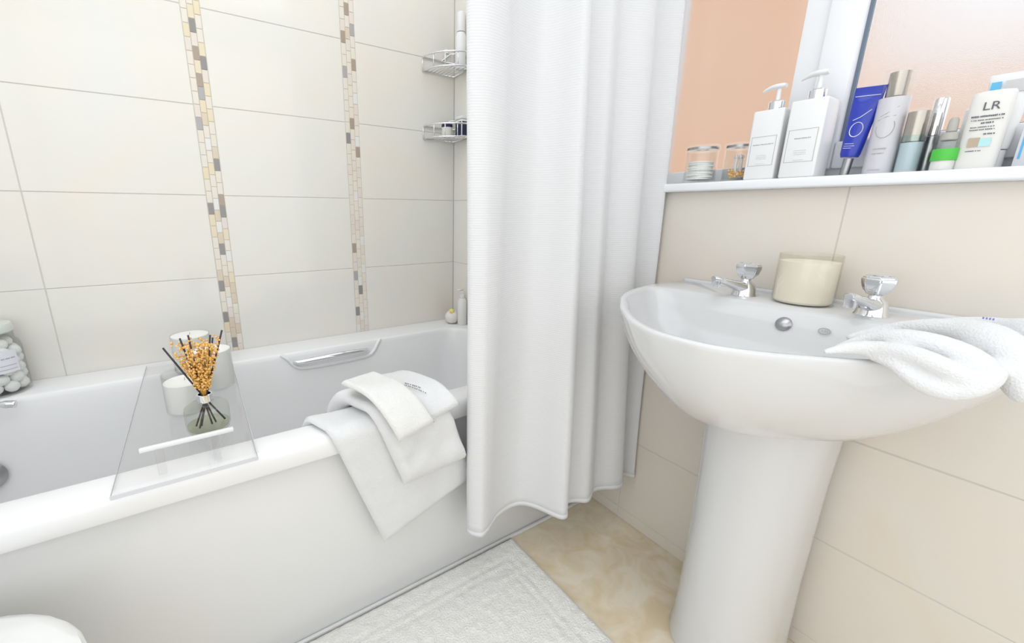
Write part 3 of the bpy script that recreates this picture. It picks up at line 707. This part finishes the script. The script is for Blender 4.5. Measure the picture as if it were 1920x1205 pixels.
turned('bottle_body', [(0.0, 0.0), (0.014, 0.0), (0.0145, 0.004), (0.0145, 0.045), (0.007, 0.052)], M['glass'], b, n=20)
turned('cap', [(0.009, 0.053), (0.009, 0.066), (0, 0.067)], M['plastic_warm'], b, n=20)
b = thing('cream_pot', 'square pot with navy front and white top in the lower corner basket', 'pot', (-0.180, -0.085, 1.266))
box('pot_body', (-0.018, 0.008, -0.024, 0.022, 0, 0.062), M['plastic'], b, bev=0.003)
box('pot_label', (-0.0188, -0.0182, -0.021, 0.019, 0.006, 0.054), M['navy'], b)
box('pot_side_label', (-0.015, 0.006, -0.0248, -0.0242, 0.006, 0.054), M['navy'], b)
box('pot_lid', (-0.019, 0.009, -0.025, 0.023, 0.0625, 0.074), M['plastic'], b, bev=0.003)
b = thing('small_jar', 'small white jar with a dark lid in the lower corner basket', 'jar', (-0.232, -0.060, 1.266))
turned('jar_body', [(0, 0), (0.019, 0), (0.020, 0.003), (0.020, 0.034), (0, 0.035)], M['plastic_warm'], b, n=24)
turned('jar_lid', [(0.0205, 0.0355), (0.021, 0.038), (0.021, 0.045), (0.0, 0.0455)], M['navy'], b, n=24)

# ---------------------------------------------------------------- ON THE LEDGE CORNER
b = thing('bath_toy', 'small round white ball-shaped bath toy with a yellow top', 'toy', (-0.212, -0.070, RZ))
turned('toy_body', [(0, 0.0), (0.014, 0.001), (0.026, 0.010), (0.0305, 0.027), (0.027, 0.042), (0.016, 0.053), (0.0, 0.056)], M['cream'], b, n=32, auto=80)
bm = bmesh.new(); bmesh.ops.create_uvsphere(bm, u_segments=20, v_segments=12, radius=0.012); o = obj('toy_head', bm, M['yellow'], b, smooth=True); o.location = (-0.007, -0.008, 0.053)
bm = bmesh.new(); bmesh.ops.create_cone(bm, cap_ends=True, segments=10, radius1=0.004, radius2=0.001, depth=0.008, matrix=Matrix.Translation((-0.016, -0.020, 0.052)) @ Matrix.Rotation(math.radians(90), 4, 'X')); obj('toy_beak', bm, M['flower'], b)
b = thing('soap_bottle', 'slim white bottle behind the curtain edge at the tub corner', 'bottle', (-0.190, -0.128, RZ))
b.location = (-0.187, -0.110, RZ)
turned('bottle_body', [(0.0, 0.0), (0.018, 0.0), (0.0195, 0.004), (0.0195, 0.100), (0.012, 0.112), (0.007, 0.114)], M['plastic_warm'], b, n=28)
turned('pump_collar', [(0.009, 0.1145), (0.009, 0.128), (0.003, 0.130), (0.003, 0.146), (0, 0.146)], M['plastic'], b, n=20)
tubeobj('pump_head', [(0.004, 0.004, 0.147), (-0.026, -0.006, 0.149)], 0.004, M['plastic'], b, n=8)

# ---------------------------------------------------------------- ON THE WINDOW SILL
SZ = 1.0685
def cosmetic_jar(x, y, r, label, wood=False):
    t = thing('cosmetic_jar', label, 'jar', (x, y, SZ), 0, 'clear glass jars on the window sill')
    turned('jar_body', [(0.0, 0.0), (r * 0.95, 0.0), (r, 0.003), (r, 0.076), (r * 0.94, 0.076), (r * 0.94, 0.008), (0.0, 0.007)], M['glass'], t, n=36)
    turned('jar_lid', [(0, 0.077), (r * 1.05, 0.077), (r * 1.05, 0.087), (r * 0.98, 0.090), (0.0, 0.091)], M['glass'], t, n=36)
    turned('lid_seal', [(r * 0.4, 0.0792), (r * 0.97, 0.0792), (r * 0.97, 0.0845), (r * 0.4, 0.0845), (r * 0.4, 0.0792)], M['steel'], t, n=36, cap=False)
    return t
cosmetic_jar(0.018, -0.900, 0.036, 'left glass jar of cotton pads on the sill beside the curtain')
cosmetic_jar(0.050, -0.972, 0.031, 'right glass jar with small orange and white bits on the sill')
pm = bpy.data.meshes.new('cotton_pad'); bm = bmesh.new(); lathe(bm, [(0, 0), (0.027, 0.0), (0.0285, 0.002), (0.027, 0.004), (0, 0.004)], 24)
bmesh.ops.recalc_face_normals(bm, faces=bm.faces[:]); bm.to_mesh(pm); bm.free(); pm.materials.append(M['cotton'])
for i in range(10):
    o = bpy.data.objects.new('cotton_pad', pm); C.objects.link(o); o.location = (0.018 + 0.0015 * math.sin(i * 2), -0.900 + 0.0015 * math.cos(i * 3), SZ + 0.0085 + i * 0.0043)
    tag(o, 'round white cotton pad stacked inside the left sill jar', 'cotton pad', 'cotton pads in the sill jar')
sm = bpy.data.meshes.new('cotton_bud'); bm = bmesh.new(); tube(bm, [(0, 0, 0), (0, 0, 0.05)], 0.0013, 6)
for z in (0.003, 0.048): bmesh.ops.create_icosphere(bm, subdivisions=1, radius=0.003, matrix=Matrix.Translation((0, 0, z)) @ Matrix.Diagonal((1, 1, 1.8, 1)))
bm.to_mesh(sm); bm.free(); sm.materials.append(M['cotton'])
for i in range(9):
    a = i * 2.4; o = bpy.data.objects.new('cotton_bud', sm); C.objects.link(o); o.location = (0.050 + 0.014 * math.cos(a) * (0.4 + 0.07 * i), -0.972 + 0.014 * math.sin(a) * (0.4 + 0.07 * i), SZ + 0.0115)
    o.rotation_euler = (0.08 * math.sin(a), 0.08 * math.cos(a), 0); tag(o, 'white cotton bud standing inside the right sill jar', 'cotton bud', 'cotton buds in the sill jar')
bm = bmesh.new(); rnd = random.Random(12)
for k in range(30):
    bmesh.ops.create_icosphere(bm, subdivisions=1, radius=0.0032, matrix=Matrix.Translation((0.034 + rnd.uniform(-0.006, 0.012), -0.976 + rnd.uniform(-0.016, 0.013), SZ + 0.010 + rnd.uniform(0, 0.018))))
o = obj('potpourri', bm, M['flower']); o['kind'] = 'stuff'; tag(o, 'small orange bits at the bottom of the right sill jar', 'potpourri')

def pump_bottle(x, y, s, label, seedv, rot=0):
    t = thing('pump_bottle', label, 'bottle', (x, y, SZ), rot, 'white square pump bottles on the sill')
    hw = 0.0305 * s; h = 0.147 * s
    box('bottle_body', (-hw, hw, -hw, hw, 0, h), M['plastic'], t, bev=0.004, seg=3)
    xf = -hw - 0.0001; y0, y1 = hw * 0.80, -hw * 0.80; z0, z1 = 0.030 * s, 0.092 * s; th = 0.0007
    bm = bmesh.new()
    for d in ((y1, y0, z0, z0 + th), (y1, y0, z1 - th, z1), (y0 - th, y0, z0, z1), (y1, y1 + th, z0, z1)): bx(bm, xf - 0.0003, xf, *d)
    obj('label_border', bm, M['inkgrey'], t)
    bm = bmesh.new(); k = 0.66 if seedv == 1 else 0.42
    scribble(bm, xf, hw * k, -hw * k, z1 - 0.017 * s, 0.0021, seed=seedv); obj('label_name', bm, M['inkgrey'], t)
    bm = bmesh.new()
    for q in (0.022, 0.018, 0.0145): scribble(bm, xf, hw * 0.32, -hw * 0.32, z0 + q * s, 0.0011, seed=seedv * 7 + int(q * 999))
    scribble(bm, xf, hw * 0.28, -hw * 0.28, z0 + 0.004, 0.0009, seed=seedv); obj('label_small_print', bm, M['inkfaint'], t)
    turned('collar', [(0.0145 * s, h), (0.0150 * s, h + 0.002), (0.0150 * s, h + 0.018 * s), (0.013 * s, h + 0.020 * s), (0, h + 0.020 * s)], M['chrome'], t, n=28)
    turned('pump_stem', [(0.0042, h + 0.0205 * s), (0.0042, h + 0.046 * s)], M['plastic'], t, n=14)
    rs = []
    for q, wd, hh, zz in ((-0.012, 0.008, 0.004, 0.050), (-0.006, 0.0105, 0.0055, 0.050), (0.006, 0.0105, 0.0055, 0.0505), (0.016, 0.0075, 0.0045, 0.050), (0.028, 0.005, 0.0032, 0.046), (0.031, 0.004, 0.0026, 0.044)):
        rs.append([(wd * s * math.cos(a), q * s, h + zz * s + hh * s * math.sin(a)) for a in [2 * PI * i / 14 for i in range(14)]])
    loft('pump_head', rs, M['plastic'], t, auto=60)
pump_bottle(0.020, -1.045, 0.98, 'left of two white square pump bottles with thin-framed labels', 1)
pump_bottle(0.014, -1.1175, 1.02, 'right of two white square pump bottles, next to the blue tube', 2)

def leaning(t, ry, rx=0): t.rotation_euler = (rx, ry, t.rotation_euler[2])
# small clear box at the foot of the blue tube
# blue tube, cap down
t = thing('cream_tube', 'royal blue cream tube standing on its cap on the sill', 'tube', (0.030, -1.183, SZ))
turned('tube_cap', [(0, 0), (0.0068, 0.0), (0.0072, 0.003), (0.0078, 0.034), (0, 0.035)], M['steel'], t, n=20)
rs = []
for z, a_, b_ in ((0.036, 0.0135, 0.0125), (0.042, 0.0155, 0.0145), (0.07, 0.0178, 0.0125), (0.10, 0.0196, 0.009), (0.13, 0.0212, 0.005), (0.147, 0.022, 0.0022), (0.150, 0.0223, 0.0014), (0.162, 0.0225, 0.0012)):
    rs.append([(b_ * math.cos(a), a_ * math.sin(a), z) for a in [2 * PI * i / 32 for i in range(32)]])
loft('tube_body', rs, M['blue'], t, auto=50)
ring = [(-0.0135 + 0.0001, 0.0095 * math.cos(a), 0.0840 + 0.0105 * math.sin(a)) for a in [2 * PI * i / 28 for i in range(28)]]
def ontube(y, z):          # front surface of the tube body
    zz = z; import bisect
    prof = [(0.036, .0135, .0125), (0.042, .0155, .0145), (0.07, .0178, .0125), (0.10, .0196, .009), (0.13, .0212, .005), (0.147, .022, .0022), (0.162, .0225, .0012)]
    for (z0, a0, b0), (z1, a1, b1) in zip(prof, prof[1:]):
        if z0 <= zz <= z1: k_ = (zz - z0) / (z1 - z0); A = a0 + (a1 - a0) * k_; B = b0 + (b1 - b0) * k_; return -B * math.sqrt(max(0, 1 - (y / A) ** 2)) - 0.0003
    return -0.014
bm = bmesh.new()
tube(bm, [(ontube(0.0095 * math.cos(a), 0.086 + 0.013 * math.sin(a)), 0.0095 * math.cos(a), 0.086 + 0.013 * math.sin(a)) for a in [2 * PI * i / 28 for i in range(28)]], 0.0007, 5, closed=True)
tube(bm, [(ontube(y, z), y, z) for y, z in ((0.010, 0.103), (0.0, 0.108), (-0.013, 0.121))], 0.0007, 5)
obj('tube_logo', bm, M['silverink'], t)
bm = bmesh.new()
for i_, (y0, y1, z) in enumerate(((0.010, -0.004, 0.060), (0.010, -0.006, 0.056), (0.010, -0.002, 0.052))): 
    bx(bm, ontube(0.004, z) - 0.0004, ontube(0.004, z) + 0.0006, y1, y0, z, z + 0.0008)
obj('tube_print', bm, M['silverink'], t)
box('crimp_line', (-0.0032, -0.0012, -0.0185, 0.0185, 0.1455, 0.1465), M['silverink'], t)
leaning(t, 0, math.radians(4))

# tall pearl tube with metal cap
t = thing('serum_bottle', 'tall pearl grey cylinder bottle with a clear overcap, right of the blue tube', 'bottle', (0.028, -1.232, SZ), 0, 'tall toiletry bottles on the sill')
turned('bottle_body', [(0, 0), (0.0205, 0), (0.0215, 0.002), (0.0215, 0.133), (0.0, 0.134)], M['pearl'], t, n=36)
turned('metal_cap', [(0.0135, 0.1345), (0.0145, 0.136), (0.0145, 0.176), (0.0, 0.177)], M['bronze'], t, n=28)
turned('overcap', [(0.0205, 0.1345), (0.0210, 0.136), (0.0210, 0.181), (0.0, 0.182)], M['glass'], t, n=28)
bm = bmesh.new(); A_ = lambda y: -math.sqrt(max(1e-8, 0.0216 ** 2 - y * y)) - 0.0002
tube(bm, [(A_(0.012 * math.cos(a) - 0.001), 0.012 * math.cos(a) - 0.001, 0.082 + 0.018 * math.sin(a)) for a in [math.radians(d) for d in range(150, 371, 10)]], 0.0006, 5)
tube(bm, [(A_(y), y, z) for y, z in ((0.011, 0.095), (0.0, 0.100), (-0.012, 0.101))], 0.0006, 5); tube(bm, [(A_(y), y, z) for y, z in ((0.009, 0.101), (0.0, 0.106), (-0.013, 0.116))], 0.0005, 5)
obj('bottle_logo', bm, M['inkgrey'], t)
bm = bmesh.new(); scribble(bm, -0.0217, 0.008, -0.010, 0.045, 0.0022, 0.0004, 5); scribble(bm, -0.0217, 0.008, -0.009, 0.037, 0.0016, 0.0004, 6); scribble(bm, -0.0217, 0.009, -0.008, 0.008, 0.0012, 0.0004, 8); obj('bottle_print', bm, M['inkgrey'], t)['kind'] = 'stuff'

t = thing('serum_bottle', 'short bottle with metal upper half and teal sleeve beside the tall pearl one', 'bottle', (0.022, -1.271, SZ))
turned('bottle_body', [(0, 0), (0.0135, 0), (0.0145, 0.002), (0.0145, 0.052), (0, 0.0525)], M['pearl'], t, n=28)
turned('teal_sleeve', [(0.0152, 0.004), (0.0156, 0.006), (0.0156, 0.062), (0.0152, 0.064)], clear('teal_glass', (0.86, 0.96, 0.97), 0.05), t, n=28, cap=False)
turned('metal_cap', [(0.0140, 0.053), (0.0145, 0.055), (0.0145, 0.103), (0.0, 0.104)], M['bronze'], t, n=28)
turned('overcap', [(0.0165, 0.053), (0.0170, 0.056), (0.0170, 0.107), (0.0, 0.108)], M['glass'], t, n=28)

t = thing('pen_bottle', 'slender chrome cylinder standing left of the green-banded dropper bottle', 'bottle', (0.045, -1.290, SZ))
turned('bottle_body', [(0, 0), (0.0085, 0), (0.0092, 0.002), (0.0092, 0.062), (0, 0.0625)], M['steel'], t, n=24)
turned('cap', [(0.0092, 0.063), (0.0095, 0.065), (0.0095, 0.122), (0.0085, 0.124), (0, 0.1245)], M['chrome'], t, n=24)

t = thing('dropper_bottle', 'small clear dropper bottle with a bright green band', 'bottle', (0.006, -1.318, SZ))
turned('bottle_body', [(0, 0), (0.0145, 0), (0.0155, 0.002), (0.0155, 0.038), (0.012, 0.044), (0.007, 0.048)], M['glass'], t, n=28)
turned('contents', [(0, 0.001), (0.0135, 0.001), (0.0142, 0.003), (0.0142, 0.016), (0, 0.0165)], M['plastic_warm'], t, n=28)
turned('green_band', [(0.0158, 0.016), (0.0160, 0.017), (0.0160, 0.034), (0.0158, 0.035)], M['green'], t, n=28, cap=False)
turned('dropper_collar', [(0.0095, 0.0485), (0.0105, 0.050), (0.0100, 0.060), (0.006, 0.062)], M['dropper'], t, n=20)
turned('dropper_bulb', [(0.0062, 0.0625), (0.0066, 0.066), (0.0058, 0.080), (0.004, 0.084), (0, 0.085)], M['dropper'], t, n=20)

t = thing('lotion_bottle', 'white translucent bottle printed with the letters LR, in front of the right pane', 'bottle', (0.012, -1.353, SZ))
rs = []
for z, a_, b_ in ((0, 0.021, 0.011), (0.003, 0.0225, 0.0125), (0.10, 0.0232, 0.013), (0.112, 0.0232, 0.013), (0.1165, 0.021, 0.0115), (0.118, 0.014, 0.008)):
    rs.append([(b_ * math.copysign(abs(math.cos(a)) ** 0.7, math.cos(a)), a_ * math.copysign(abs(math.sin(a)) ** 0.7, math.sin(a)), z) for a in [2 * PI * i / 36 for i in range(36)]])
loft('bottle_body', rs, M['plastic_warm'], t, auto=50)
FX = -0.0133
text('monogram', 'LR', 0.017, M['ink'], t, facing_wall(FX - 0.0003, -0.002, 0.094), 0.0002)
bm = bmesh.new()
for i_, (ya, yb, z, h) in enumerate(((0.016, -0.017, 0.080, 0.0026), (0.015, -0.016, 0.0745, 0.0014), (0.004, -0.008, 0.0700, 0.0026), (0.014, -0.010, 0.0640, 0.0014), (0.014, -0.012, 0.0600, 0.0014), (-0.002, -0.012, 0.053, 0.0022), (0.012, -0.004, 0.028, 0.0014))):
    scribble(bm, FX, ya, yb, z, h, 0.0004, 20 + i_)
obj('bottle_print', bm, M['ink'], t)['kind'] = 'stuff'
box('tan_panel', (FX - 0.0004, FX, -0.000, 0.012, 0.034, 0.048), M['tan'], t); box('blue_panel', (FX - 0.0004, FX, -0.012, -0.000, 0.034, 0.046), M['teal'], t)
t = thing('cream_tube', 'wide white tube with a blue patch and crimped top behind the LR bottle', 'tube', (0.048, -1.362, SZ))
turned('tube_cap', [(0, 0), (0.015, 0), (0.016, 0.003), (0.016, 0.030), (0, 0.031)], M['plastic'], t, n=24)
rs = []
for z, a_, b_ in ((0.0315, 0.0165, 0.0145), (0.036, 0.018, 0.015), (0.09, 0.021, 0.010), (0.135, 0.024, 0.003), (0.14, 0.0245, 0.0016), (0.148, 0.025, 0.0013)):
    rs.append([(b_ * math.cos(a), a_ * math.sin(a), z) for a in [2 * PI * i / 28 for i in range(28)]])
loft('tube_body', rs, M['plastic'], t, auto=50)
box('blue_patch', (-0.0068, -0.0056, 0.010, 0.0205, 0.118, 0.136), M['cyan'], t); box('grey_patch', (-0.0068, -0.0055, -0.019, 0.006, 0.118, 0.136), M['inkfaint'], t)
t = thing('lotion_bottle', 'slim pale bottle with a blue drop mark, left of the LR bottle', 'bottle', (0.046, -1.334, SZ))
turned('bottle_body', [(0, 0), (0.0125, 0), (0.0135, 0.002), (0.0135, 0.098), (0.009, 0.104), (0.0, 0.105)], M['plastic'], t, n=24)
box('blue_mark', (-0.0140, -0.0134, -0.001, 0.006, 0.034, 0.052), M['cyan'], t)
t = thing('boxed_toiletry', 'low white carton with a thin blue stripe, right of the LR bottle', 'box', (0.045, -1.405, SZ))
box('carton', (-0.012, 0.012, -0.03, 0.016, 0, 0.066), M['label'], t, bev=0.001); box('blue_stripe', (-0.0126, -0.0121, 0.010, 0.0125, 0.014, 0.058), M['cyan'], t)
t = thing('cream_jar', 'white pot with a shiny dark base at the right edge of the sill', 'jar', (0.010, -1.452, SZ))
turned('jar_base', [(0, 0), (0.030, 0), (0.034, 0.003), (0.034, 0.010), (0.030, 0.013), (0, 0.0135)], M['steel'], t, n=32)
turned('jar_body', [(0.027, 0.0138), (0.028, 0.016), (0.024, 0.060), (0, 0.061)], M['pearl'], t, n=32)

# ---------------------------------------------------------------- CRUMPLED TOWEL ON THE BASIN
def strand(bm, pts, rad, flat=1.0, n=14):
    pts = crom(pts, 6); rr = crom([(r_, 0, 0) for r_ in rad], 6); tube(bm, pts, [max(0.002, q.x) for q in rr], n)
bm = bmesh.new()
# (x, y, z) runs: front roll, its ridge, the broad upper sheet, the outer fold and the layer behind
strand(bm, [(-0.415, -1.3792, 0.8271), (-0.425, -1.4017, 0.8274), (-0.43, -1.4197, 0.8175), (-0.43, -1.4378, 0.8117), (-0.425, -1.4518, 0.8132), (-0.42, -1.4633, 0.8205), (-0.41, -1.4694, 0.8298), (-0.4, -1.4715, 0.8402)], [0.0046, 0.0071, 0.0089, 0.0104, 0.0104, 0.0102, 0.0108, 0.0096])
strand(bm, [(-0.44, -1.3417, 0.8271), (-0.42, -1.3628, 0.8352), (-0.415, -1.3822, 0.8385), (-0.42, -1.4024, 0.8425), (-0.425, -1.4222, 0.841), (-0.425, -1.4408, 0.8349), (-0.42, -1.4553, 0.8282), (-0.415, -1.465, 0.828)], [0.0038, 0.0085, 0.0105, 0.0105, 0.0112, 0.0115, 0.0115, 0.0114])
strand(bm, [(-0.4, -1.342, 0.8241), (-0.385, -1.3692, 0.8404), (-0.39, -1.3947, 0.8497), (-0.395, -1.4192, 0.8515), (-0.395, -1.4423, 0.8459), (-0.395, -1.4607, 0.8369), (-0.39, -1.4695, 0.8295)], [0.0055, 0.0112, 0.0136, 0.0144, 0.0155, 0.0146, 0.0107])
strand(bm, [(-0.33, -1.3343, 0.8244), (-0.31, -1.3679, 0.8428), (-0.32, -1.4, 0.8555), (-0.33, -1.4296, 0.8613), (-0.345, -1.4541, 0.8586), (-0.36, -1.4732, 0.8489), (-0.37, -1.4846, 0.8319), (-0.38, -1.4923, 0.8172), (-0.38, -1.4964, 0.8083)], [0.0063, 0.0094, 0.012, 0.0147, 0.0205, 0.0203, 0.0186, 0.0146, 0.0097])
strand(bm, [(-0.29, -1.3703, 0.8371), (-0.27, -1.4031, 0.8473), (-0.26, -1.4303, 0.8558), (-0.27, -1.4585, 0.8597), (-0.29, -1.4813, 0.86), (-0.32, -1.4979, 0.8465)], [0.0091, 0.0135, 0.0138, 0.0157, 0.0215, 0.0229])
strand(bm, [(-0.33, -1.4898, 0.8526), (-0.36, -1.5006, 0.829), (-0.37, -1.508, 0.8145)], [0.0229, 0.0208, 0.0144])
strand(bm, [(-0.37, -1.3543, 0.8256), (-0.36, -1.3861, 0.8347), (-0.37, -1.4172, 0.8394), (-0.375, -1.4465, 0.8323)], [0.0093, 0.0139, 0.0149, 0.0156])
strand(bm, [(-0.33, -1.36, 0.830), (-0.31, -1.39, 0.838), (-0.31, -1.43, 0.842), (-0.34, -1.47, 0.835)], [0.010, 0.016, 0.018, 0.018])
tw = obj('hand_towel', bm, M['towel'], None, smooth=True); tag(tw, 'crumpled white towel draped over the right side of the washbasin', 'towel')
rm = tw.modifiers.new('r', 'REMESH'); rm.mode = 'VOXEL'; rm.voxel_size = 0.003; rm.use_smooth_shade = True
sm_ = tw.modifiers.new('sm', 'SMOOTH'); sm_.factor = 0.5; sm_.iterations = 10

bm = bmesh.new(); y = -1.4405
for k in range(4): bx(bm, -0.2855, -0.2835, y - 0.0014, y, 0.8722, 0.8745); y -= 0.0026
o = obj('stitched_mark', bm, M['stitchblue'], tw)
